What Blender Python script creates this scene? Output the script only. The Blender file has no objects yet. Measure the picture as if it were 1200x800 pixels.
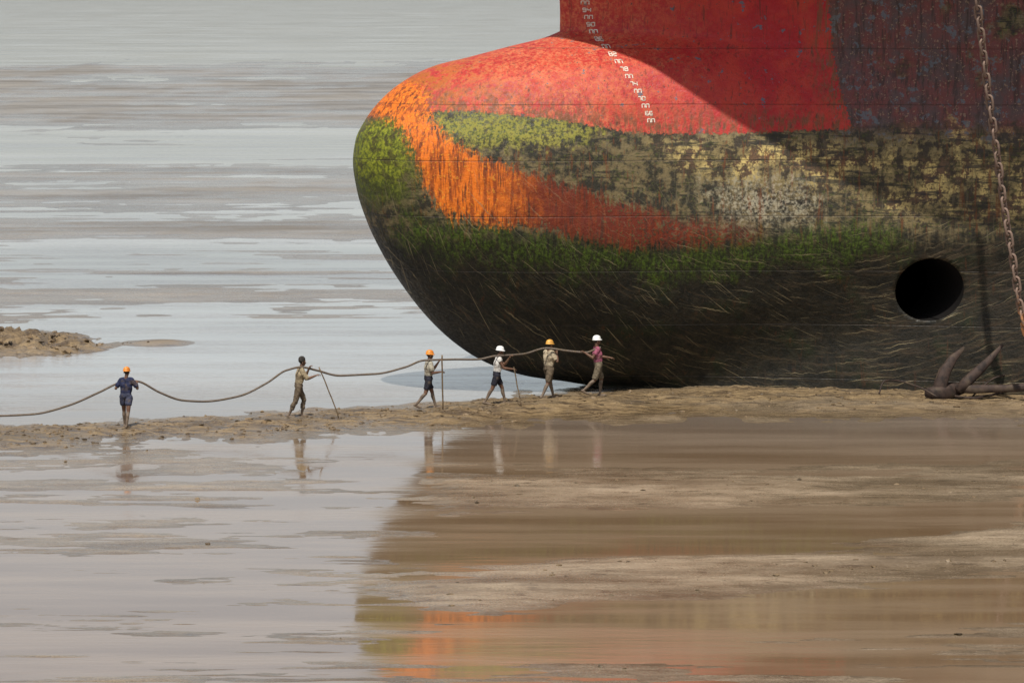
import bpy, bmesh, math, random
import numpy as np
from mathutils import Vector, Matrix, Quaternion
random.seed(4); np.random.seed(4)
scene=bpy.context.scene
F=4800.0; H=12.6; TH=math.atan(440/F)
# ---------------------------------------------------------------- basics
def W(px,py,d):
    a=(px-600)/F; b=(py-400)/F
    dy=math.cos(TH)-b*math.sin(TH); dz=-math.sin(TH)-b*math.cos(TH)
    t=d/dy
    return Vector((a*t,d,H+dz*t))
def link(o,parent=None):
    scene.collection.objects.link(o)
    if parent: o.parent=parent
    return o
def empty(name,loc=(0,0,0)):
    e=bpy.data.objects.new(name,None); e.location=loc; e.empty_display_size=.3
    return link(e)
class Geo:
    def __init__(s): s.v=[]; s.f=[]
    def add(s,v,f):
        o=len(s.v); s.v+= [tuple(p) for p in v]; s.f+=[tuple(i+o for i in q) for q in f]
    def obj(s,name,mat,parent=None,smooth=True):
        me=bpy.data.meshes.new(name); me.from_pydata(s.v,[],s.f); me.update()
        if smooth: me.polygons.foreach_set('use_smooth',[True]*len(me.polygons))
        if mat: me.materials.append(mat)
        return link(bpy.data.objects.new(name,me),parent)
def sweep(pts,rad,n=10,up=None,ex=2.0,caps=True,dome=False):
    pts=[Vector(p) for p in pts]; N=len(pts)
    if not isinstance(rad,(list,tuple)): rad=[rad]*N
    rad=[(r,r) if not isinstance(r,(list,tuple)) else r for r in rad]
    if dome:
        d0=(pts[0]-pts[1]).normalized(); d1=(pts[-1]-pts[-2]).normalized()
        r0=rad[0]; r1=rad[-1]; P=[];R=[]
        for k in (0.08,.5,.85):
            c=math.sqrt(1-(1-k)**2) ; P.append(pts[0]+d0*(min(r0)*(1-k)));R.append((r0[0]*c,r0[1]*c))
        P+=pts;R+=rad
        for k in (.85,.5,.08):
            c=math.sqrt(1-(1-k)**2) ; P.append(pts[-1]+d1*(min(r1)*(1-k)));R.append((r1[0]*c,r1[1]*c))
        pts,rad=P,R;N=len(pts)
    T=[]
    for i in range(N):
        a=pts[max(0,i-1)]; b=pts[min(N-1,i+1)]; T.append((b-a).normalized())
    u=Vector(up) if up else (Vector((0,0,1)) if abs(T[0].z)<.9 else Vector((1,0,0)))
    V=[];Fc=[]
    for i in range(N):
        t=T[i]; u=(u-t*u.dot(t)).normalized(); w=t.cross(u)
        for k in range(n):
            an=2*math.pi*k/n; c=math.cos(an); s=math.sin(an)
            c=math.copysign(abs(c)**(2/ex),c); s=math.copysign(abs(s)**(2/ex),s)
            V.append(pts[i]+u*c*rad[i][0]+w*s*rad[i][1])
    for i in range(N-1):
        for k in range(n):
            a=i*n+k;b=i*n+(k+1)%n
            Fc.append((a,b,b+n,a+n))
    if caps:
        Fc.append(tuple(range(n))[::-1]); Fc.append(tuple((N-1)*n+k for k in range(n)))
    return V,Fc
def pchip(x,y):
    x=np.array(x,float);y=np.array(y,float)
    h=np.diff(x);d=np.diff(y)/h;m=np.zeros_like(x)
    m[0]=d[0];m[-1]=d[-1]
    for i in range(1,len(x)-1):
        if d[i-1]*d[i]<=0:m[i]=0
        else:
            w1=2*h[i]+h[i-1];w2=h[i]+2*h[i-1]
            m[i]=(w1+w2)/(w1/d[i-1]+w2/d[i])
    def f(q):
        q=np.clip(np.asarray(q,float),x[0],x[-1])
        i=np.clip(np.searchsorted(x,q)-1,0,len(x)-2)
        t=(q-x[i])/h[i]
        return ((1+2*t)*(1-t)**2*y[i]+t*(1-t)**2*h[i]*m[i]+t*t*(3-2*t)*y[i+1]+t*t*(t-1)*h[i]*m[i+1])
    return f
def vnoise(x,y,seed=0):
    xi=np.floor(x).astype(np.int64);yi=np.floor(y).astype(np.int64)
    fx=x-xi;fy=y-yi
    fx=fx*fx*fx*(fx*(fx*6-15)+10);fy=fy*fy*fy*(fy*(fy*6-15)+10)
    def hsh(a,b):
        n=(a*374761393+b*668265263+seed*1442695041)&0xffffffff
        n=((n^(n>>13))*1274126177)&0xffffffff
        return ((n^(n>>16))&0xffff)/65535.0
    a=hsh(xi,yi);b=hsh(xi+1,yi);c=hsh(xi,yi+1);d=hsh(xi+1,yi+1)
    return (a*(1-fx)+b*fx)*(1-fy)+(c*(1-fx)+d*fx)*fy
def fbm(x,y,o=4,seed=0,g=.5):
    s=0;a=1;t=0
    for i in range(o):
        s=s+a*(vnoise(x*2**i+13.7*i,y*2**i+7.1*i,seed+i)-.5);t+=a;a*=g
    return s/t*2
# ---------------------------------------------------------------- shader helpers
class NT:
    def __init__(s,name):
        s.m=bpy.data.materials.new(name); s.m.use_nodes=True
        s.t=s.m.node_tree; s.n=s.t.nodes; s.l=s.t.links
        s.b=s.n['Principled BSDF']
    def set(s,sock,v):
        if isinstance(v,bpy.types.NodeSocket): s.l.new(v,sock)
        elif isinstance(v,(tuple,list)) and len(v)==3 and sock.type=='RGBA': sock.default_value=(*v,1)
        else: sock.default_value=v
    def math(s,op,a,b=0.0,clamp=False):
        n=s.n.new('ShaderNodeMath');n.operation=op;n.use_clamp=clamp
        s.set(n.inputs[0],a);s.set(n.inputs[1],b);return n.outputs[0]
    def mr(s,v,a,b,c=0.0,d=1.0,smooth=True):
        n=s.n.new('ShaderNodeMapRange');n.clamp=True
        if smooth:n.interpolation_type='SMOOTHSTEP'
        s.set(n.inputs[0],v)
        for i,q in enumerate((a,b,c,d)): s.set(n.inputs[i+1],q)
        return n.outputs[0]
    def mix(s,f,a,b):
        n=s.n.new('ShaderNodeMix');n.data_type='RGBA'
        s.set(n.inputs[0],f);s.set(n.inputs[6],a);s.set(n.inputs[7],b);return n.outputs[2]
    def coord(s,kind='Object'):
        return s.n.new('ShaderNodeTexCoord').outputs[kind]
    def pos(s): return s.n.new('ShaderNodeNewGeometry').outputs['Position']
    def scale(s,v,sc,rot=(0,0,0)):
        n=s.n.new('ShaderNodeMapping');s.l.new(v,n.inputs[0]);n.inputs['Scale'].default_value=sc;n.inputs['Rotation'].default_value=rot
        return n.outputs[0]
    def noise(s,v,sc,det=4,rough=.55,dist=0.0):
        n=s.n.new('ShaderNodeTexNoise');s.l.new(v,n.inputs['Vector'])
        n.inputs['Scale'].default_value=sc;n.inputs['Detail'].default_value=det;n.inputs['Roughness'].default_value=rough;n.inputs['Distortion'].default_value=dist
        return n.outputs[0]
    def sep(s,v):
        n=s.n.new('ShaderNodeSeparateXYZ');s.l.new(v,n.inputs[0]);return n.outputs
    def comb(s,x,y,z):
        n=s.n.new('ShaderNodeCombineXYZ')
        for i,q in enumerate((x,y,z)): s.set(n.inputs[i],q)
        return n.outputs[0]
    def attr(s,name):
        n=s.n.new('ShaderNodeAttribute');n.attribute_name=name;return n.outputs['Fac']
    def bump(s,h,st=.5,dist=.02,nrm=None):
        n=s.n.new('ShaderNodeBump');s.set(n.inputs['Height'],h);s.set(n.inputs['Strength'],st);n.inputs['Distance'].default_value=dist
        if nrm: s.l.new(nrm,n.inputs['Normal'])
        return n.outputs[0]
    def out(s,col,rough=.6,nrm=None,spec=None,metal=None):
        s.set(s.b.inputs['Base Color'],col);s.set(s.b.inputs['Roughness'],rough)
        if nrm: s.l.new(nrm,s.b.inputs['Normal'])
        if spec is not None:s.set(s.b.inputs['Specular IOR Level'],spec)
        if metal is not None:s.set(s.b.inputs['Metallic'],metal)
        return s.m
def cloth(name,c,c2=None,sc=14,rough=.85,spec=.2,dirt=.75):
    k=NT(name);v=k.coord();c2=c2 or tuple(x*.5 for x in c)
    n=k.noise(v,sc,3,.6);n2=k.noise(v,sc*.3,2)
    col=k.mix(k.mr(n,.4,.7),c,c2);col=k.mix(k.mr(n2,.52,.68,0,dirt),col,(.13,.095,.06))
    return k.out(col,rough,k.bump(n2,.6,.03),spec)
# ---------------------------------------------------------------- terrain
ridge_c=pchip([-600,0,148,350,503,643,760,1200,1800],[520,512,508,495,485,475,469,459,452])
def vu(x,y):
    an=np.arctan(H/np.maximum(y,1.0))-TH
    v=400+F*np.tan(an)
    u=600+F*x/(y*math.cos(TH)+H*math.sin(TH))
    return u,v
def G(v,c,w): return np.exp(-((v-c)/w)**2)
def sst(x,a,b):
    t=np.clip((x-a)/(b-a),0,1);return t*t*(3-2*t)
def terrain(x,y):
    x=np.asarray(x,float);y=np.asarray(y,float)
    u,v=vu(x,y)
    far=sst(v,420,300)
    n1=fbm(x/9+3,v/15,4,1); n2=fbm(x/1.6,v/5.,4,9); n3=fbm(x/35,v/16,4,21); n4=fbm(x/14,v/3.4,5,61,.7)
    h=.05*n1+.022*n2
    left=sst(u+50*fbm(v/40,v*0,2,77),580,400)
    base=np.interp(v,[-40,58,70,88,142,158,182,198,262,285,312,350,372,398,462,475,520,545,1500],
                     [-.9,-.30,-.02,.045,.03,-.045,-.045,.028,.024,.004,-.006,.0,.012,-.11,-.10,-.05,-.035,.0,.003])
    h=h+base+far*(.05*n3+.085*n4)
    rc=ridge_c(u)
    dv=v-rc+11*fbm(u/60,v/12,4,55)
    amp=np.interp(u,[-600,0,300,700,1200],[.085,.10,.13,.20,.27])
    wb=np.interp(u,[0,500,760,1200],[14,13,18,28]); wf=np.interp(u,[0,700,1200],[13,16,20])
    rr=np.where(dv<0,np.exp(-np.abs(dv/wb)**2.0),np.exp(-np.abs(dv/wf)**1.5))
    lump=fbm(x/.45,y/1.0,4,33,.65)
    h=h*(1-.5*rr)+rr*(amp+.085*lump)
    nf=sst(v,500,520)
    n5=fbm(x/2.2,v/4.,5,91,.65)
    h=h+nf*left*(-.013)+nf*.045*n5
    h=h+nf*.04*G(v,590+.02*(u-200),7)*sst(u,360,250)
    right=1-left
    wc=655-(u-440)*.09+10*fbm(u/150,u*0,2,5)
    h=h+right*(.06*G(v,575,26) -.075*G(v,517,18) -.085*G(v,wc,22) +.06*G(v,wc+55,24) -.10*G(v,wc+112+.0*u,26))*nf
    mx=np.exp(-np.abs((u+15)/120)**4)*np.exp(-np.abs((v-405)/11)**2)
    h=h+mx*(.52+.85*fbm(x/1.0,y/1.6,5,44,.65))+ .2*np.exp(-((u-190)/50)**2)*G(v,402,6)
    return h
vs=np.concatenate([np.geomspace(1700,905,60,endpoint=False),np.arange(905,-20,-1.0),np.linspace(-20,-38.5,20)])
us=np.concatenate([np.arange(-900,-100,14.),np.arange(-100,1300,3.),np.arange(1300,2100,14.)])
yy=H/np.tan(TH+np.arctan((vs-400)/F))
UU,YY=np.meshgrid(us,yy)
XX=(UU-600)/F*(YY*math.cos(TH)+H*math.sin(TH))
ZZ=terrain(XX,YY)
nr,nc=XX.shape
co=np.stack([XX,YY,ZZ],-1).reshape(-1,3)
idx=np.arange(nr*nc).reshape(nr,nc)
q=np.stack([idx[:-1,:-1],idx[:-1,1:],idx[1:,1:],idx[1:,:-1]],-1).reshape(-1,4)
me=bpy.data.meshes.new('mudflat_ground')
me.vertices.add(len(co));me.vertices.foreach_set('co',co.ravel())
me.loops.add(q.size);me.loops.foreach_set('vertex_index',q.ravel())
me.polygons.add(len(q));me.polygons.foreach_set('loop_start',np.arange(0,q.size,4));me.polygons.foreach_set('loop_total',np.full(len(q),4))
me.polygons.foreach_set('use_smooth',np.ones(len(q),bool));me.update(calc_edges=True)
_,VV=vu(XX,YY)
rg=np.exp(-np.abs((VV-ridge_c(UU)-3)/22)**2)
rg=np.maximum(rg,np.exp(-((UU-20)/150)**4)*np.exp(-((VV-402)/22)**2))
at=me.attributes.new('ridge','FLOAT','POINT');at.data.foreach_set('value',rg.ravel())
ground=link(bpy.data.objects.new('mudflat_ground',me))
k=NT('mud');P=k.pos();x,y,z=k.sep(P)
nA=k.noise(k.scale(P,(.35,1,1)),.5,4,.65);nB=k.noise(k.scale(P,(.45,1,1)),3.2,5,.72);nC=k.noise(P,22,2,.6);nD=k.noise(k.scale(P,(.04,.12,1)),1,4,.65)
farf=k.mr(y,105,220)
near=k.mix(k.mr(nA,.35,.65),(.14,.100,.060),(.30,.23,.155))
ridge=k.mix(k.mr(nB,.36,.66),(.075,.048,.024),(.26,.18,.088))
ridge=k.mix(k.mr(nA,.48,.66,0,.7),ridge,(.11,.085,.056))
col=k.mix(farf,near,k.mix(k.mr(nD,.35,.65),(.14,.12,.095),(.26,.235,.20)))  # distance haze put into the mud colour: greyer further out
col=k.mix(k.attr('ridge'),col,ridge)
col=k.mix(k.mr(nB,.30,.48,.6,0),col,(.05,.035,.022))
col=k.mix(k.mr(nC,.3,.55,.4,0),col,(.05,.038,.025))
col=k.mix(k.mr(nC,.62,.72,0,.5),col,(.46,.38,.28))
wet=k.mr(z,.0,.05)
col=k.mix(wet,k.mix(.35,col,(.08,.058,.038)),col)
ro=k.math('ADD',k.mr(z,0,.12,.14,.5),k.mr(nB,.3,.7,-.05,.14))
bh=k.math('ADD',nB,k.math('MULTIPLY',nC,.3))
k.set(k.b.inputs['Specular IOR Level'],k.mr(y,100,240,.5,.28))
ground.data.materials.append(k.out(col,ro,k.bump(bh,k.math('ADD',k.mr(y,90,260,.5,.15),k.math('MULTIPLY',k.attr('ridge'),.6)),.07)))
# water
g=Geo();R=30000
g.add([(-R,-200,0),(R,-200,0),(R,R,0),(-R,R,0)],[(0,1,2,3)])
k=NT('tidal_water');P=k.pos();x,y,z=k.sep(P)
w1=k.noise(k.scale(P,(.45,1.5,1)),2.2,3,.6);w2=k.noise(k.scale(P,(.16,1,1)),.45,4,.6)
w3=k.noise(k.scale(P,(.015,.05,1)),1,4,.65)
st=k.math('MULTIPLY',k.mr(y,98,126,.055,.36),k.mr(y,128,300,1,.5))
st=k.math('MULTIPLY',st,k.mr(w2,.38,.62,.25,1.5))
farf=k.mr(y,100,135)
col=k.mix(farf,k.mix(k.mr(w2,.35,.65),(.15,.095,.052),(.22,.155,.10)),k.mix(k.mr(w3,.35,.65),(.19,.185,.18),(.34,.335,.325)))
k.b.inputs['IOR'].default_value=1.38
g.obj('tidal_water',k.out(col,k.mr(w2,.35,.65,.03,.13),k.bump(w1,st,.05)),smooth=False)
def ground_at(px,py):
    d=H/math.tan(TH+math.atan((py-400)/F))
    for _ in range(12):
        p=W(px,py,d); h=max(0,float(terrain(p.x,p.y)))
        sl=(H-p.z)/d; d=(H-h)/sl
    p=W(px,py,d); return Vector((p.x,d,max(0,float(terrain(p.x,d)))))
# ---------------------------------------------------------------- ship
PHI=math.radians(14); D0=121.0
O=Vector((W(415,190,D0).x,D0,0))
prof=[(657,38),(640,45),(600,55),(550,68),(510,78),(480,92),(450,115),(430,140),(418,165),(415,190),(420,225),(432,262),(450,300),(475,340),(505,378),(540,410),(575,431),(620,446),(680,455)]
pz=[W(0,b,D0).z for a,b in prof][::-1]; psx=[(W(a,b,D0).x-O.x)/math.cos(PHI) for a,b in prof][::-1]
pz=[-.5,-.2]+pz; psx=[10.5,8.6]+psx
STEM=psx[-1]; ZJ=pz[-1]
sf_b=pchip(pz,psx)
Bz=pchip([-.5,-.3,0,.5,1.5,3,5,7,8.5,9.5,10.2,10.6,10.9,11.3],[.6,1.0,1.5,2.0,2.6,3.2,3.6,3.5,3.15,2.7,2.1,1.4,.6,0])
Sl=pchip([-.5,0,1,3,5,8,11],[.06,.1,.17,.26,.3,.3,.25])
def ent(s): 
    t=s-STEM
    return np.where(t>0,.5*t+.3*np.sqrt(np.clip(t,0,1.)),t*2.0)
def deck(s): return np.where(s>1,17*(1-np.exp(-np.clip(s-1,0,200)/8.5)),(s-1)*2.)
def up(s,z):
    f=np.clip((z-11.0)/9.0,0,1)**2
    return ent(s)*(1-f)+deck(s)*f
def hb(s,z):
    s=np.asarray(s,float);z=np.asarray(z,float)
    sf=np.where(z<ZJ,sf_b(z),STEM)
    t=np.clip((s-sf)/7.0,0,1)
    a=Bz(z)*np.sqrt(np.clip(1-(1-t)**2,0,1))+Sl(z)*(np.log1p(np.exp(np.clip((s-9)*1.2,-30,30)))/1.2)*np.clip(Bz(z)/.8,0,1)
    a=np.where(s>30,np.minimum(a,15.5),a)
    a=np.where(z>=11.3,-1,a)
    b=up(s,z)
    kk=.7*np.clip((s-sf)/2.,0.001,1)
    hh=np.clip(.5+.5*(a-b)/kk,0,1)
    r=b*(1-hh)+a*hh+kk*hh*(1-hh)
    return np.clip(r,0,16)
zs=np.concatenate([np.arange(-.5,9,.07),np.arange(9,11.5,.03),np.arange(11.5,13,.1),np.linspace(13,20,24)])
cols=np.linspace(0,1,400)
rowsS=[]
for zz in zs:
    if zz<ZJ: s0=float(sf_b(zz))
    else:
        lo,hi=-5.,STEM+.01
        for _ in range(40):
            m=(lo+hi)/2
            if float(up(np.array(m),np.array(zz)))>0: hi=m
            else: lo=m
        s0=hi if float(up(np.array(STEM),np.array(zz)))>0 else STEM
    r=s0+(26-s0)*cols**2
    rowsS.append(np.concatenate([r,np.linspace(27,95,30)]))
SS=np.array(rowsS);ZG=np.repeat(zs[:,None],SS.shape[1],1)
BB=hb(SS,ZG);BB[:,0]=0
nr,nc=SS.shape
idx=np.arange(nr*nc).reshape(nr,nc)
q1=np.stack([idx[:-1,:-1],idx[:-1,1:],idx[1:,1:],idx[1:,:-1]],-1).reshape(-1,4)
q2=q1[:,::-1]+nr*nc
top=np.stack([idx[-1,:-1],idx[-1,1:],idx[-1,1:]+nr*nc,idx[-1,:-1]+nr*nc],-1)
stern=np.stack([idx[:-1,-1],idx[:-1,-1]+nr*nc,idx[1:,-1]+nr*nc,idx[1:,-1]],-1)
co=np.concatenate([np.stack([SS,-BB,ZG],-1).reshape(-1,3),np.stack([SS,BB,ZG],-1).reshape(-1,3)])
fa=np.concatenate([q1,q2,top,stern])
me=bpy.data.meshes.new('hull');me.from_pydata(co.tolist(),[],fa.tolist())
bmh=bmesh.new();bmh.from_mesh(me)
bmesh.ops.remove_doubles(bmh,verts=bmh.verts,dist=.0008)
def bapp(m): return float(np.interp(m,[0,.5,1,3,6,10,14,20],[0.2,.9,1.4,2.5,3.3,4.0,4.9,6.2]))
def S(px,py):
    m=(W(px,py,120).x-O.x); b=bapp(m); s=(m-math.sin(PHI)*b)/math.cos(PHI)
    d=D0+s*math.sin(PHI)-b*math.cos(PHI)
    p=W(px,py,d); m=p.x-O.x
    return ((m-math.sin(PHI)*b)/math.cos(PHI),p.z)
hs,hz=S(1092,340);HR=.93
dele=[f for f in bmh.faces if f.calc_center_median().y<-.3 and (f.calc_center_median().x-hs)**2+(f.calc_center_median().z-hz)**2<HR*HR and len(f.verts)<=4]
bmesh.ops.delete(bmh,geom=dele,context='FACES')
be=[e for e in bmh.edges if e.is_boundary and all(v.co.y<-.3 and (v.co.x-hs)**2+(v.co.z-hz)**2<(HR+.3)**2 for v in e.verts)]
for v in {v for e in be for v in e.verts}:
    r=math.hypot(v.co.x-hs,v.co.z-hz);kq=HR/max(r,.01)
    v.co.x=hs+(v.co.x-hs)*kq;v.co.z=hz+(v.co.z-hz)*kq
    v.co.y=-float(hb(np.array(v.co.x),np.array(v.co.z)))
ex=bmesh.ops.extrude_edge_only(bmh,edges=be)
for el in ex['geom']:
    if isinstance(el,bmesh.types.BMVert): el.co.y+=3.2
    elif isinstance(el,bmesh.types.BMFace): el.material_index=1
bmh.to_mesh(me);bmh.free()
me.polygons.foreach_set('use_smooth',[True]*len(me.polygons))
vc=np.zeros(len(me.vertices)*3);me.vertices.foreach_get('co',vc);vc=vc.reshape(-1,3)
def sdpoly(poly,pts):
    P=np.array(poly);n=len(P);best=np.full(len(pts),1e9);ins=np.zeros(len(pts),bool)
    for i in range(n):
        a=P[i];b=P[(i+1)%n];e=b-a
        t=np.clip(((pts-a)@e)/(e@e),0,1)
        dd=np.linalg.norm(pts-(a+t[:,None]*e),axis=1);best=np.minimum(best,dd)
        c=((a[1]>pts[:,1])!=(b[1]>pts[:,1]))
        with np.errstate(divide='ignore',invalid='ignore'):
            xi=(b[0]-a[0])*(pts[:,1]-a[1])/(b[1]-a[1])+a[0]
        ins^=c&(pts[:,0]<xi)
    return np.where(ins,best,-best)
p2=vc[:,[0,2]]
polys={
 'sd_red':[(430,140),(400,100),(500,-150),(940,-500),(975,-200),(985,0),(992,100),(1002,152),(930,154),(860,157),(800,158),(740,156),(700,148),(640,138),(560,131),(505,131),(480,137),(455,137)],
 'sd_or':[(428,138),(450,112),(475,92),(500,97),(506,120),(509,145),(525,168),(560,185),(620,205),(680,222),(740,242),(800,255),(900,272),(880,286),(800,290),(740,289),(680,278),(640,266),(580,260),(540,256),(512,240),(498,215),(488,185),(476,150),(462,136)],
 'sd_gr':[(400,138),(465,136),(478,165),(486,205),(470,225),(440,235),(400,225)],
 'sd_gr2':[(500,131),(560,131),(640,138),(700,152),(680,165),(600,170),(545,168),(515,158)],
 'sd_band':[(470,262),(560,262),(660,278),(760,292),(860,288),(960,272),(1040,268),(1060,290),(960,312),(800,325),(640,312),(520,300),(470,285)],
 'sd_wh':[(830,225),(880,215),(940,215),(960,235),(950,258),(900,262),(860,255)],
 'sd_tan':[(760,165),(850,158),(1010,158),(1030,120),(1240,110),(1240,262),(1150,262),(1040,255),(990,225),(900,225),(800,205)],
}
for kx,pl in polys.items():
    sd=sdpoly([S(*p) for p in pl],p2)
    at=me.attributes.new(kx,'FLOAT','POINT');at.data.foreach_set('value',sd.astype(np.float32))
ship=empty('cargo_ship',O);ship.rotation_euler=(0,0,PHI)
hull=link(bpy.data.objects.new('hull',me),ship)
k=NT('hull_paint');P=k.coord();x,y,z=k.sep(P)
n1=k.noise(P,.9,5,.62);n2=k.noise(P,3.2,4,.68);n3=k.noise(P,11,4,.65);n4=k.noise(P,45,2,.6)
vst=k.noise(k.scale(P,(6,6,.5)),1.3,4,.7)          # vertical run-down streaks
hst=k.noise(k.scale(P,(.45,.45,5)),1.2,4,.7)       # along-hull streaks
# scour marks follow the turn of the bulb: arcs about a point aft and above
dx=k.math('SUBTRACT',x,14.0);dz=k.math('SUBTRACT',z,13.0)
rr=k.math('SQRT',k.math('ADD',k.math('MULTIPLY',dx,dx),k.math('MULTIPLY',dz,dz)))
th=k.math('ARCTAN2',dz,dx)
wob=k.math('MULTIPLY',n1,.35)
arc=k.noise(k.comb(k.math('MULTIPLY',k.math('ADD',rr,wob),8.0),k.math('MULTIPLY',th,5.0),0.0),1.0,5,.78)
arc2=k.noise(k.comb(k.math('MULTIPLY',k.math('ADD',rr,k.math('ADD',wob,k.math('MULTIPLY',th,1.6))),25.0),k.math('MULTIPLY',th,5.0),0.0),1.0,3,.65)
arc3=k.noise(k.comb(k.math('MULTIPLY',k.math('SUBTRACT',rr,k.math('MULTIPLY',th,3.6)),27.0),k.math('MULTIPLY',th,7.0),3.0),1.0,2,.6)
dgl=k.noise(k.scale(P,(9,9,.9),(0,math.radians(38),0)),1.1,3,.6)
def jit(n,a): return k.math('MULTIPLY',k.math('SUBTRACT',n,.5),a)
def mask(name,na,a,soft=.08,off=0):
    v=k.math('ADD',k.attr(name),jit(na,a)); 
    return k.mr(v,off-soft,off+soft)
dark=k.mix(k.mr(n2,.35,.7),(.006,.0065,.0045),(.020,.017,.010))
dark=k.mix(k.mr(arc,.53,.65,0,.75),dark,(.055,.038,.020))
dark=k.mix(k.mr(n1,.48,.7,0,.55),dark,(.012,.021,.005))
dark=k.mix(k.math('MULTIPLY',k.mr(k.math('ADD',x,jit(n1,8)),11,19),k.mr(arc,.48,.60,.05,.65)),dark,(.055,.037,.022))
dark=k.mix(k.math('MULTIPLY',k.mr(vst,.55,.66,0,.6),k.mr(n1,.45,.6)),dark,(.060,.022,.009))
scr=k.math('MAXIMUM',k.mr(arc2,.61,.68,0,1),k.mr(arc3,.65,.70,0,.8))
dark=k.mix(k.math('MULTIPLY',scr,k.mr(n1,.42,.64,.08,.8)),dark,(.24,.19,.11))
# mottled middle zone
mid=k.mix(k.mr(n2,.42,.62),(.024,.022,.014),(.15,.115,.055))
mid=k.mix(k.mr(k.math('ADD',k.math('MULTIPLY',hst,.5),k.math('MULTIPLY',n3,.5)),.52,.6,0,.8),mid,(.075,.085,.020))
mid=k.mix(k.mr(hst,.55,.62,0,.85),mid,(.016,.014,.012))
mid=k.mix(k.mr(vst,.56,.66,0,.75),mid,(.12,.040,.013))
mid=k.mix(k.mr(dgl,.60,.68,0,.6),mid,(.19,.165,.09))
tan=k.mix(k.mr(n2,.46,.53),(.13,.075,.04),(.54,.41,.15))
tan=k.mix(k.mr(n3,.50,.58,0,.75),tan,(.065,.045,.03))
tan=k.mix(k.mr(hst,.53,.58,0,.85),tan,(.035,.030,.026))
tan=k.mix(k.mr(vst,.56,.64,0,.7),tan,(.18,.065,.022))
mid=k.mix(k.math('MULTIPLY',mask('sd_tan',n1,2.2,.4),k.mr(n1,.38,.52,1,.15)),mid,tan)
mid=k.mix(k.math('MULTIPLY',mask('sd_wh',n2,2.4,.5),k.mr(n3,.42,.62,.0,.6)),mid,(.46,.41,.30))
lowm=k.mr(k.math('ADD',z,k.math('ADD',jit(n1,1.8),jit(dgl,1.2))),4.3,5.0)
col=k.mix(lowm,dark,mid)
# green algae
grn=k.mix(k.mr(n3,.35,.65),(.014,.024,.003),(.062,.098,.008))
bandm=k.math('MULTIPLY',k.mr(k.math('ADD',k.attr('sd_band'),k.math('ADD',jit(n1,2.2),jit(vst,1.4))),-.45,.4),k.mr(dgl,.38,.58,.2,1))
col=k.mix(bandm,col,grn)
gl=k.mix(k.mr(n3,.35,.65),(.05,.062,.006),(.21,.225,.015))
gl=k.mix(k.mr(n2,.48,.60,0,.8),gl,(.04,.033,.009))
gl=k.mix(k.mr(z,6.9,5.9,0,.6),gl,(.025,.04,.006))
col=k.mix(mask('sd_gr',n1,1.8,.5),col,gl)
col=k.mix(k.math('MULTIPLY',k.mr(k.math('ADD',k.attr('sd_gr2'),k.math('ADD',jit(vst,1.2),jit(n2,2.0))),-.2,.2),.9),col,k.mix(k.mr(n3,.4,.6),gl,(.25,.23,.04)))
# maroon zone aft
mar=k.mix(k.mr(n1,.4,.6),(.15,.040,.036),(.085,.055,.054))
mar=k.mix(k.mr(vst,.5,.62,0,.8),mar,(.04,.025,.023))
mar=k.mix(k.mr(n3,.58,.64,0,.7),mar,(.28,.19,.13))
mar=k.mix(k.mr(n2,.58,.62,0,.8),mar,(.10,.12,.14))
marm=k.math('MULTIPLY',k.mr(k.math('ADD',z,jit(n2,2.2)),7.5,8.2),k.mr(x,12.5,14.0))
marm=k.math('MULTIPLY',marm,k.mr(n1,.3,.45))
col=k.mix(marm,col,mar)
# red boot-top
red=k.mix(k.mr(n1,.4,.65),(.35,.012,.018),(.43,.035,.022))
salm=k.mix(n3,(.50,.10,.045),(.62,.22,.095))
red=k.mix(k.math('MULTIPLY',k.mr(k.math('ADD',k.math('MULTIPLY',n3,.5),k.math('MULTIPLY',n2,.5)),.42,.60,.1,.85),k.mr(k.math('ADD',x,jit(n1,5)),12,5)),red,salm)
red=k.mix(k.mr(vst,.57,.66,0,.65),red,(.17,.025,.018))
red=k.mix(k.mr(n3,.64,.67,0,.9),red,(.08,.05,.05))
red=k.mix(k.mr(n2,.64,.665,0,.9),red,(.10,.11,.14))
rustp=k.math('MULTIPLY',k.mr(x,5.0,1.5),k.mr(n2,.43,.55))
red=k.mix(rustp,red,(.36,.095,.015))
red=k.mix(k.math('MULTIPLY',k.mr(k.attr('sd_red'),1.1,.0),k.mr(vst,.43,.58,0,.85)),red,(.15,.065,.028))
col=k.mix(mask('sd_red',n3,.4,.03),col,red)
# orange rust
org=k.mix(k.mr(k.math('ADD',x,jit(n2,3)),2.8,5.4),(.66,.15,.010),(.12,.018,.007))
org=k.mix(k.mr(vst,.47,.59,0,.75),org,(.17,.030,.007))
org=k.mix(k.mr(dgl,.52,.64,0,.7),org,(.09,.018,.007))
org=k.mix(k.math('MULTIPLY',k.mr(n3,.56,.66,0,.55),k.mr(x,5.5,3)),org,(.72,.31,.03))
om=k.mr(k.math('ADD',k.attr('sd_or'),k.math('ADD',jit(dgl,1.2),k.math('ADD',jit(n3,.8),jit(n1,.6)))),-.16,.12)
om=k.math('MULTIPLY',om,k.mr(k.math('ADD',k.math('MULTIPLY',x,.045),n3),.98,.85,0.25,1))
col=k.mix(om,col,org)
# fine scratches and grime everywhere
col=k.mix(k.math('MULTIPLY',scr,k.mr(z,8,5,0,.45)),col,(.30,.24,.13))
col=k.mix(k.mr(dgl,.60,.68,0,.5),col,(.035,.024,.015))
col=k.mix(k.mr(n4,.58,.68,0,.45),col,(.04,.03,.025))
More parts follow.
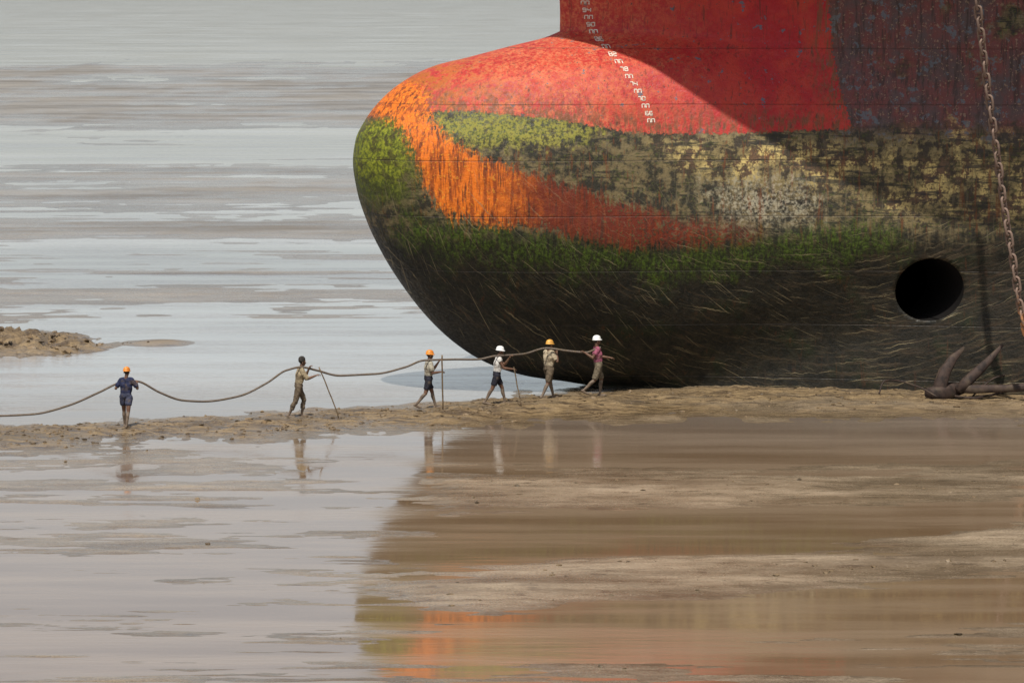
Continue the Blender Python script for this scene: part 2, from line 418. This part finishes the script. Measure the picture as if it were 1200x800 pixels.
# plate seams
sz=k.math('ABSOLUTE',k.math('SUBTRACT',k.math('FRACT',k.math('DIVIDE',k.math('ADD',z,.35),1.62)),.5))
seam=k.mr(sz,.004,.012,1,0)
col=k.mix(k.math('MULTIPLY',seam,k.mr(n2,.35,.6,.05,.55)),col,(.035,.025,.02))
hh=k.math('ADD',k.math('MULTIPLY',n3,.5),k.math('ADD',k.math('MULTIPLY',n1,2.2),k.math('MULTIPLY',seam,-.5)))
bp=k.bump(hh,.5,.07)
hull.data.materials.append(k.out(col,k.mr(n3,.35,.65,.45,.75),bp,.3))
k=NT('tunnel_dark');hull.data.materials.append(k.out(k.mix(k.noise(k.coord(),3,2),(.005,.005,.005),(.010,.008,.007)),.85,None,.1))
# draft marks
white=cloth('white_marking',(.62,.57,.48),(.40,.26,.2),20,.7)
SEG={'0':'abcdef','2':'abged','4':'fgbc','6':'afgecd','8':'abcdefg','1':'bc','3':'abgcd','5':'afgcd','7':'abc','9':'abcdfg','M':'efabc'}
g=Geo()
mk=pchip([-60,0,40,75,110,145,185],[705,716,726,740,756,768,766])
py=-4;kk=0
while py<150:
    ps_,pz_=S(float(mk(py)),py)
    for di,chx in enumerate(str(98-kk*2)[-2:] if kk%2==0 else 'MM'):
        def PT(a,b):
            return ps_+(a-.5)*.085+(di-.5)*.12,pz_+(b-.5)*.105
        sg={'a':((0,1),(1,1)),'b':((1,1),(1,.5)),'c':((1,.5),(1,0)),'d':((0,0),(1,0)),'e':((0,0),(0,.5)),'f':((0,.5),(0,1)),'g':((0,.5),(1,.5))}
        for c in SEG[chx]:
            (a0,b0),(a1,b1)=sg[c]
            s0,z0=PT(a0,b0);s1,z1=PT(a1,b1);w=.014
            dxx,dzz=(s1-s0),(z1-z0);l=math.hypot(dxx,dzz);nx,nz=-dzz/l*w,dxx/l*w
            vv=[]
            for (a,b) in ((s0-nx,z0-nz),(s1-nx,z1-nz),(s1+nx,z1+nz),(s0+nx,z0+nz)):
                vv.append((a,-float(hb(np.array(a),np.array(b)))-.012,b))
            g.add(vv,[(0,1,2,3)])
    py+=8.6;kk+=1
g.obj('draft_marks',white,ship,False)
# ---------------------------------------------------------------- anchor chain
cp=[(1128,-260,112.5),(1138,-100,113.5),(1145,0,114.2),(1151,50,114.6),(1157,100,115),(1164,150,115.3),(1171,200,115.6),(1178,250,115.8),(1188,310,116),(1198,370,116.2),(1214,420,116.4),(1240,452,116.6),(1300,470,116.4)]
tt=np.arange(len(cp));C=[W(*c) for c in cp]
fx=[pchip(tt,[c[i] for c in C]) for i in range(3)]
dn=np.linspace(0,len(cp)-1,3000);cur=np.stack([f(dn) for f in fx],1)
cur[:,2]=np.maximum(cur[:,2],terrain(cur[:,0],cur[:,1])+.06)
ln=np.concatenate([[0],np.cumsum(np.linalg.norm(np.diff(cur,axis=0),axis=1))])
g=Geo();pos=0;i=0
while pos<ln[-1]-.4:
    c=Vector([np.interp(pos,ln,cur[:,j]) for j in range(3)]);c2=Vector([np.interp(pos+.2,ln,cur[:,j]) for j in range(3)])
    t=(c2-c).normalized();a=t.cross(Vector((0,1,0))).normalized();b=t.cross(a)
    an=math.radians(35+90*(i%2)+random.uniform(-12,12));u=a*math.cos(an)+b*math.sin(an)
    Lh=.125;Rw=.095;pt=[]
    for s_ in range(20):
        q_=2*math.pi*s_/20;cx=math.cos(q_);sy=math.sin(q_)
        pt.append(c+u*(cx*Rw)+t*(sy*Rw+(Lh if sy>0.01 else -Lh if sy<-.01 else 0)))
    V,Fc=sweep(pt+[pt[0]],.038,7,up=t.cross(u),caps=False)
    g.add(V,Fc);g.add(*sweep([c-u*Rw,c+u*Rw],.024,6))
    pos+=.335;i+=1
k=NT('chain_rust');P=k.pos();x,y,z=k.sep(P);n=k.noise(P,6,3)
k.out(k.mix(k.mr(k.math('ADD',z,k.math('MULTIPLY',n,4)),5.0,4.0),k.mix(n,(.06,.04,.03),(.30,.20,.15)),k.mix(n,(.40,.15,.05),(.6,.32,.14))),.75)
g.obj('anchor_chain',k.m)
# ---------------------------------------------------------------- anchor
ap=ground_at(1112,464);ap.y-=.5
anc=empty('ship_anchor',ap)
mt=cloth('anchor_rust',(.05,.032,.025),(.02,.014,.012),6,.75,.3,.4)
m=1/41.
def A(px,py,dy=0): return ((px-1112)*m,dy,(464-py)*m)
g=Geo()
g.add(*sweep([A(1096,463,-.1),A(1099,448,-.1),A(1104,432,-.08),A(1114,417,0),A(1128,404,.1)],[(.17,.26),(.20,.28),(.18,.24),(.13,.16),(.04,.04)],12,up=(1,0,0),ex=3.5))
g.add(*sweep([A(1120,456,.0),A(1131,445,.05),A(1144,433,.1),A(1158,419,.1),A(1174,401,.15)],[(.14,.24),(.16,.26),(.15,.22),(.11,.15),(.04,.04)],12,up=(1,0,0),ex=3.5))
g.obj('flukes',mt,anc)
g=Geo();g.add(*sweep([A(1084,456,-.5),A(1098,457,-.2),A(1112,455,.1),A(1130,453,.4)],[(.14,.18),(.22,.26),(.22,.26),(.14,.18)],14,ex=3.5));g.obj('crown',mt,anc)
g=Geo();g.add(*sweep([A(1108,452,.1),A(1140,453,-.1),A(1175,452,-.15),A(1215,449,-.2),A(1260,449,-.2)],[(.15,.16),(.13,.15),(.11,.13),(.10,.11),(.13,.07)],12,ex=3.5))
g.obj('shank',mt,anc)
g=Geo();pt=[Vector(A(1262,449,-.2))+Vector((math.cos(q_)*.22,0,math.sin(q_)*.22)) for q_ in np.linspace(0,2*math.pi,20)]
g.add(*sweep(pt,.045,8));g.obj('shackle',mt,anc)
def smooth_path(px,n=12):
    t=np.arange(len(px));f=[pchip(t,[p[i] for p in px]) for i in range(3)]
    q_=np.linspace(0,len(px)-1,n*(len(px)-1)+1)
    return [Vector((float(f[0](a)),float(f[1](a)),float(f[2](a)))) for a in q_]
def lay(pts,off):
    r=[]
    for p in pts:
        gq=ground_at(p[0],p[1]);r.append((gq.x,gq.y,gq.z+off+(p[2] if len(p)>2 else 0)))
    return r
ropem=cloth('old_rope',(.15,.12,.095),(.07,.055,.045),25)
g=Geo()
g.add(*sweep(smooth_path(lay([(985,455),(1010,452,.1),(1045,450,.15),(1075,453,.05),(1100,462),(1140,468),(1180,462),(1230,455)],.05)),.032,8))
g.add(*sweep(smooth_path(lay([(1030,463),(1036,462,.35),(1052,464,.42),(1075,466,.3),(1098,468,.05)],.03)),.025,8))
g.add(*sweep(smooth_path(lay([(1140,466,.02),(1152,464,.25),(1168,463,.5),(1180,462,.55)],.03)),.025,8))
g.obj('wire_cable',mt)
# ---------------------------------------------------------------- workers
skinm=cloth('skin',(.13,.065,.038),(.10,.048,.028),6,.55,.4,.3)
mudskin=cloth('muddy_skin',(.15,.11,.078),(.08,.055,.038),9,.6,.3)
hairm=cloth('black_hair',(.012,.010,.009),(.02,.016,.012),40,.6,.2,0)
eyem=cloth('eye_white',(.6,.58,.55),(.5,.48,.45),5,.3,.2,0)
def rotv(v,ax,a): return Quaternion(ax,a)@v
def ik(S_,T_,a,b,pole):
    d=T_-S_;L=min(d.length,(a+b)*.985);dn_=d.normalized();T2=S_+dn_*L
    ca=(a*a+L*L-b*b)/(2*a*L);ca=max(-1,min(1,ca))
    pv=(pole-dn_*pole.dot(dn_)).normalized()
    E=S_+dn_*(a*ca)+pv*(a*math.sqrt(1-ca*ca));return E,T2
def worker(px,py,yaw,lean,legs,hands,sc,mats,helmet,sleeve=.75,short=.6,headp=0):
    base=ground_at(px,py);yaw=math.radians(yaw);lean=math.radians(lean)
    Fw=Vector((math.cos(yaw),math.sin(yaw),0));L=Vector((-Fw.y,Fw.x,0));U=Vector((0,0,1))
    prim=[]
    def seg(a,b,ra,rb,tag):
        prim.append((Vector(a),Vector(b),ra,rb,tag))
    pel=Vector((0,0,0));feet=[];legj=[]
    for sd,(a,kn) in zip((1,-1),legs):
        a=math.radians(a);kn=math.radians(kn)
        hp=pel+L*(.095*sd)-U*.03
        kd=-U*math.cos(a)+Fw*math.sin(a)+L*(.05*sd);K=hp+kd.normalized()*.43
        a2=a-kn;sdv=-U*math.cos(a2)+Fw*math.sin(a2);An=K+sdv.normalized()*.42
        tilt=max(0,math.radians(-math.degrees(a2)-18))
        fd=(Fw*math.cos(tilt)-U*math.sin(tilt))
        heel=An-fd*.045-U*.045*math.cos(tilt)-Fw*.045*math.sin(tilt);ball=heel+fd*.17;toe=ball+(Fw)*.05
        legj.append((hp,K,An,heel,ball,toe));feet.append(min(heel.z,ball.z,toe.z)-.032)
    off=-min(feet)
    ups=U*off;J=[[p+ups for p in l] for l in legj];pel=pel+ups
    tu=(U*math.cos(lean)+Fw*math.sin(lean))
    neck=pel+tu*.52
    for (hp,K,An,heel,ball,toe) in J:
        mid=hp.lerp(K,short) if short<1 else K
        seg(hp,mid,.090,.092-.024*short if short<1 else .060,'pants')
        if short<1: seg(mid,K,.088-.028*short,.056,'skin')
        c1=K.lerp(An,.32)-Fw*.012
        lowt='pants' if short>=1 else 'mudskin'
        seg(K,c1,.053,.057,lowt);m2=K.lerp(An,.6)
        seg(c1,m2,.057,.044,lowt);seg(m2,An,.044,.035,'mudskin')
        seg(An,heel,.034,.033,'mudskin');seg(heel,ball,.033,.036,'mudskin');seg(ball,toe,.035,.024,'mudskin')
        for q_ in (-.5,0,.5): seg(ball+L*q_*.05,toe+L*q_*.06+Fw*.01,.016,.012,'mudskin')
    for o,r0,r1 in ((.07,.10,.085),(-.07,.10,.085)):
        seg(pel+L*o,pel+tu*.12+L*o*.85,r0,r1,'pants')
    for o in (.065,-.065):
        seg(pel+tu*.12+L*o*.9,pel+tu*.30+L*o*1.15,.096,.105,'shirt')
        seg(pel+tu*.30+L*o*1.15,pel+tu*.44+L*o*1.3,.105,.088,'shirt')
    seg(neck-tu*.06+L*.15,neck-tu*.06-L*.15,.065,.065,'shirt')
    seg(neck-tu*.05,neck+tu*.09,.054,.052,'skin')
    hd=(tu*.6+U*.4).normalized();hf=(Fw*math.cos(math.radians(headp))-U*math.sin(math.radians(headp)));hf=(hf-hd*hf.dot(hd)).normalized()
    hc=neck+hd*.175+hf*.015
    seg(hc+hd*.03-hf*.02,hc+hd*.02+hf*.015,.088,.083,'hair' );seg(hc+hd*.0+hf*.03,hc-hd*.075+hf*.045,.07,.045,'skin')
    seg(hc+hf*.09-hd*.0,hc+hf*.108-hd*.025,.011,.014,'skin')
    seg(hc+hf*.088-hd*.058+L*.02,hc+hf*.088-hd*.058-L*.02,.010,.010,'skin')
    for s_ in (1,-1): seg(hc+L*.082*s_-hd*.01,hc+L*.088*s_-hd*.04-hf*.008,.014,.010,'skin')
    for sd,ht in zip((1,-1),hands):
        Sh=neck-tu*.06+L*(.175*sd)
        T_=Vector(ht[0]);pole=Vector(ht[1]) if len(ht)>1 else (-U*1.0-Fw*.4+L*.3*sd)
        E,Wr=ik(Sh,T_,.29,.26,pole)
        mid=Sh.lerp(E,sleeve)
        seg(Sh,mid,.060,.056,'shirt');seg(mid,E,.047,.042,'skin');m2=E.lerp(Wr,.3);seg(E,m2,.042,.044,'skin');seg(m2,Wr,.044,.028,'skin')
        fd=(Wr-E).normalized();side=fd.cross(U if abs(fd.z)<.9 else Fw).normalized();pn=side.cross(fd).normalized()
        if pn.z>0: pn=-pn
        for q_ in (-.5,0,.5): seg(Wr+side*q_*.03,Wr+fd*.085+side*q_*.05,.020,.017,'skin')
        for fi,ln_ in enumerate((.036,.042,.039,.030)):
            b0=Wr+fd*.09+side*(fi-1.5)*.021;dcur=(fd*.9+pn*.3).normalized();rr=.0095
            for sg_ in range(3):
                b1=b0+dcur*ln_*(1-.2*sg_);seg(b0,b1,rr,rr-.0012,'skin');b0=b1;rr-=.001
                dcur=rotv(dcur,side,(1 if side.cross(fd).dot(pn)>0 else -1)*math.radians(58))
        tb=Wr+fd*.03+side*.028;t1=tb+(side*.6+fd*.6+pn*.3).normalized()*.04;t2=t1+(fd*.5+pn*.9).normalized()*.03
        seg(tb,t1,.013,.011,'skin');seg(t1,t2,.011,.009,'skin')
    g=Geo()
    for a,b,ra,rb,tag in prim:
        if (b-a).length<1e-4:continue
        V,Fc=sweep([a,b],[ra,rb],12,dome=True);g.add(V,Fc)
    o=g.obj('tmp',None);md=o.modifiers.new('r','REMESH');md.mode='VOXEL';md.voxel_size=.0075
    s2=o.modifiers.new('s','SMOOTH');s2.factor=.5;s2.iterations=4
    dg=bpy.context.evaluated_depsgraph_get();me=bpy.data.meshes.new_from_object(o.evaluated_get(dg))
    bpy.data.objects.remove(o)
    n=len(me.vertices);vc=np.zeros(n*3);me.vertices.foreach_get('co',vc);vc=vc.reshape(-1,3)
    vn=np.zeros(n*3);me.vertices.foreach_get('normal',vn);vn=vn.reshape(-1,3)
    tags=['skin','mudskin','hair','shirt','pants'];best=np.full(n,1e9);bt=np.zeros(n,int)
    for a,b,ra,rb,tag in prim:
        A_=np.array(a);e=np.array(b)-A_;t=np.clip(((vc-A_)@e)/max(e@e,1e-9),0,1)
        dd=np.linalg.norm(vc-(A_+t[:,None]*e),axis=1)-(ra+(rb-ra)*t)
        m_=dd<best;best[m_]=dd[m_];bt[m_]=tags.index(tag)
    rel=vc-np.array(hc);ff=rel@np.array(hf);uu=rel@np.array(hd)
    bt[(bt==2)&((ff>.035)&(uu<.06)|(uu<-.03)&(ff>-.02))]=0
    clothv=(bt>=3).astype(float)
    nzz=fbm(vc[:,0]*9+vc[:,1]*7,vc[:,2]*8,3,5)
    vc=vc+vn*(clothv*(.018+.022*nzz))[:,None]
    me.vertices.foreach_set('co',vc.ravel())
    lt=np.zeros(len(me.polygons),int);me.polygons.foreach_get('loop_start',lt)
    lv=np.zeros(len(me.loops),int);me.loops.foreach_get('vertex_index',lv)
    fb=bt[lv[lt]]
    for t in (skinm,mudskin,hairm,mats[0],mats[1]): me.materials.append(t)
    me.polygons.foreach_set('material_index',fb.astype(np.int32));me.polygons.foreach_set('use_smooth',np.ones(len(fb),bool));me.update()
    root=empty('worker',base-Vector((0,0,.025)));root.scale=(sc,sc,sc)
    link(bpy.data.objects.new('body',me),root)
    ge=Geo()
    for s_ in (1,-1):
        c_=hc+hf*.083+L*.03*s_+hd*.012;ge.add(*sweep([c_-L*.006,c_+L*.006],.011,8,dome=True))
    ge.obj('eyes',eyem,root)
    if helmet:
        V=[];Fc=[];prof_=[(1.30,-.02),(1.30,-.005),(1.06,.0),(1.02,.03),(.95,.058),(.78,.086),(.5,.104),(.22,.112),(.0,.114)]
        ns=28
        for (r_,zz) in prof_:
            for i in range(ns):
                an=2*math.pi*i/ns;ex_=r_
                fr=math.cos(an)
                if r_>1.2: ex_=1.10+ (.24*max(0,fr)**2)
                V.append(hc+hd*(.045+zz+ (-.012*max(0,fr) if r_>1.2 else 0)+(.006 if abs(math.sin(an))<.25 and r_<1 else 0))+hf*(fr*.116*ex_-.004)+L*(math.sin(an)*.098*ex_))
        for r_ in range(len(prof_)-1):
            for i in range(ns): Fc.append((r_*ns+i,r_*ns+(i+1)%ns,(r_+1)*ns+(i+1)%ns,(r_+1)*ns+i))
        gg=Geo();gg.add(V,Fc);gg.obj('helmet',helmet,root)
    else:
        gg=Geo();gg.add(*sweep([hc+hd*.05-hf*.02,hc+hd*.085-hf*.02],[(.102,.098),(.10,.09)],16,up=hf,dome=True))
        gg.obj('cap',cloth('dark_cap',(.04,.035,.03)),root)
    return root,base
hy=cloth('helmet_orange',(.70,.24,.02),(.5,.16,.02),5,.4,.5,.35);hw=cloth('helmet_white',(.74,.74,.72),(.55,.55,.52),5,.4,.5,.25)
hyy=cloth('helmet_yellow',(.66,.34,.06),(.5,.25,.05),5,.4,.5,.35)
navy=cloth('navy_shirt',(.02,.025,.06),dirt=.4);dshort=cloth('dark_shorts',(.02,.02,.028),dirt=.5);khaki=cloth('khaki_shirt',(.34,.27,.17),(.2,.16,.10))
khp=cloth('khaki_trousers',(.12,.09,.06));grey=cloth('grey_shirt',(.38,.35,.28),(.22,.20,.15));vest=cloth('white_vest',(.62,.60,.56),(.42,.39,.35),dirt=.5)
cream=cloth('cream_shirt',(.46,.38,.26),(.28,.23,.16));pink=cloth('pink_shirt',(.30,.085,.13),(.17,.05,.08),dirt=.6);olive=cloth('olive_trousers',(.15,.12,.08))
beltt=cloth('blue_shorts',(.05,.055,.09))
w1=worker(148,500,70,4,((14,8),(-14,4)),(((-.22,.25,1.28),(-.6,-.2,-1)),((.30,.20,1.30),(.6,-.2,-1))),.93,(navy,beltt),hy,.7,.5,8)
w2=worker(350,488,10,9,((24,34),(-14,14)),(((.30,-.02,1.40),),((.50,-.1,1.22),)),.97,(khaki,khp),None,.9,1,12)
w3=worker(502,478,15,3,((20,6),(-16,26)),(((.30,-.02,1.40),),((.36,-.1,1.12),)),.95,(grey,dshort),hy,.7,.62,5)
w4=worker(582,473,5,8,((24,12),(-20,10)),(((.38,-.04,1.40),),((.46,-.12,1.08),)),.96,(vest,dshort),hw,.12,.62,10)
w5=worker(643,466,35,2,((20,6),(-16,14)),(((.1,.28,1.30),),((.24,-.13,1.38),)),.98,(cream,khp),hyy,.7,.8,5)
w6=worker(701,464,10,-5,((16,22),(-18,30)),(((.34,.2,1.12),),((-.38,-.17,1.29),(-.2,-.1,-1))),1.0,(pink,olive),hw,.5,.85,5)
bam=cloth('bamboo',(.17,.12,.07),(.08,.055,.035),12)
for (a,b,c,d_) in ((374,430,398,489),(518,416,519,480),(602,430,611,476)):
    gb=ground_at(c,d_);tp=W(a,b,gb.y-.05)
    g=Geo();n=8
    pts=[gb.lerp(tp,i/n)+Vector((random.uniform(-.006,.006),0,0)) for i in range(n+1)];pts[0].z-=.12
    g.add(*sweep(pts,[.022 if a==518 else .017]*(n+1),8));g.obj('bamboo_pole',bam)
def dep(px): return float(np.interp(px,[148,350,502,582,643,703],[w1[1].y,w2[1].y,w3[1].y,w4[1].y,w5[1].y,w6[1].y]))
rp=[(-220,470),(-120,482),(-50,488),(0,487),(40,485),(80,475),(115,460),(138,449),(150,446),(163,447),(188,460),(215,469),(245,470),(280,464),(312,449),(335,434),(352,430),(372,434),(400,440),(440,438),(475,430),(498,422),(530,421),(560,421),(582,417),(612,415),(640,408),(665,411),(686,413),(696,410),(704,407)]
pts=[]
for a,b in rp:
    dd=dep(a)+(.18 if 130<a<170 else -.17 if a>330 else .0);p=W(a,b,dd);pts.append((p.x,p.y,p.z))
g=Geo();g.add(*sweep(smooth_path(pts,8),.030,8));g.obj('hauling_rope',ropem)
# ---------------------------------------------------------------- mud clods
ico=bmesh.new();bmesh.ops.create_icosphere(ico,subdivisions=1,radius=1);iv=np.array([v.co[:] for v in ico.verts]);ifc=[tuple(v.index for v in f.verts) for f in ico.faces];ico.free()
g=Geo()
for i in range(4200):
    if i<2700:
        u=random.uniform(-60,1260);v=float(ridge_c(u))+random.gauss(0,9 if u<800 else 14)
    elif i<3300:
        u=random.gauss(30,70);v=random.gauss(402,9)
    else: u=random.uniform(200,1250);v=random.uniform(520,790)
    d=H/math.tan(TH+math.atan((v-400)/F));x=(u-600)/F*(d*math.cos(TH)+H*math.sin(TH))
    z=float(terrain(x,d))
    if z<.02: continue
    r=.012+.055*random.random()**3.5*(2 if 2700<=i<3300 else 1)
    nz=1+.9*(np.random.rand(len(iv),1)-.5)
    V=iv*nz*np.array([r*random.uniform(1,2.2),r*random.uniform(.8,1.5),r*random.uniform(.4,.8)])
    a=random.uniform(0,6.3);ca,sa=math.cos(a),math.sin(a)
    V=np.stack([V[:,0]*ca-V[:,1]*sa+x,V[:,0]*sa+V[:,1]*ca+d,V[:,2]+z],1)
    g.add(V.tolist(),ifc)
k=NT('clod_mud');n=k.noise(k.pos(),3,3);k.out(k.mix(k.mr(n,.35,.65),(.05,.034,.018),(.19,.13,.07)),.55,None,.4)
g.obj('mud_clods',k.m,None,False)
# ---------------------------------------------------------------- light
Ls=Vector((-.2,.42,.885)) # ship frame: aft, toward viewer, up
Lw=Vector((Ls.x*math.cos(PHI)+Ls.y*math.sin(PHI),Ls.x*math.sin(PHI)-Ls.y*math.cos(PHI),Ls.z)).normalized()
sun=bpy.data.lights.new('sun','SUN');sun.energy=5.0;sun.angle=math.radians(.5);sun.color=(1,.95,.86)
so=link(bpy.data.objects.new('sun',sun));so.rotation_euler=Lw.to_track_quat('Z','Y').to_euler()
w=bpy.data.worlds.new('World');scene.world=w;w.use_nodes=True;nt=w.node_tree
sky=nt.nodes.new('ShaderNodeTexSky');sky.sky_type='NISHITA';sky.sun_disc=False
sky.sun_elevation=math.asin(Lw.z);sky.sun_rotation=math.atan2(Lw.x,Lw.y)
sky.dust_density=1.6;sky.air_density=1.0;sky.ozone_density=1.0
hsn=nt.nodes.new('ShaderNodeHueSaturation');hsn.inputs['Saturation'].default_value=.5
bg=nt.nodes['Background'];nt.links.new(sky.outputs[0],hsn.inputs['Color']);nt.links.new(hsn.outputs[0],bg.inputs[0]);bg.inputs[1].default_value=.13
cam=bpy.data.cameras.new('camera');cam.lens=144;cam.sensor_width=36;cam.clip_end=60000;cam.clip_start=1
cobj=link(bpy.data.objects.new('camera',cam));cobj.location=(0,0,H);cobj.rotation_euler=(math.pi/2-TH,0,0)
scene.camera=cobj
scene.view_settings.view_transform='Standard';scene.view_settings.look='None';scene.view_settings.exposure=0
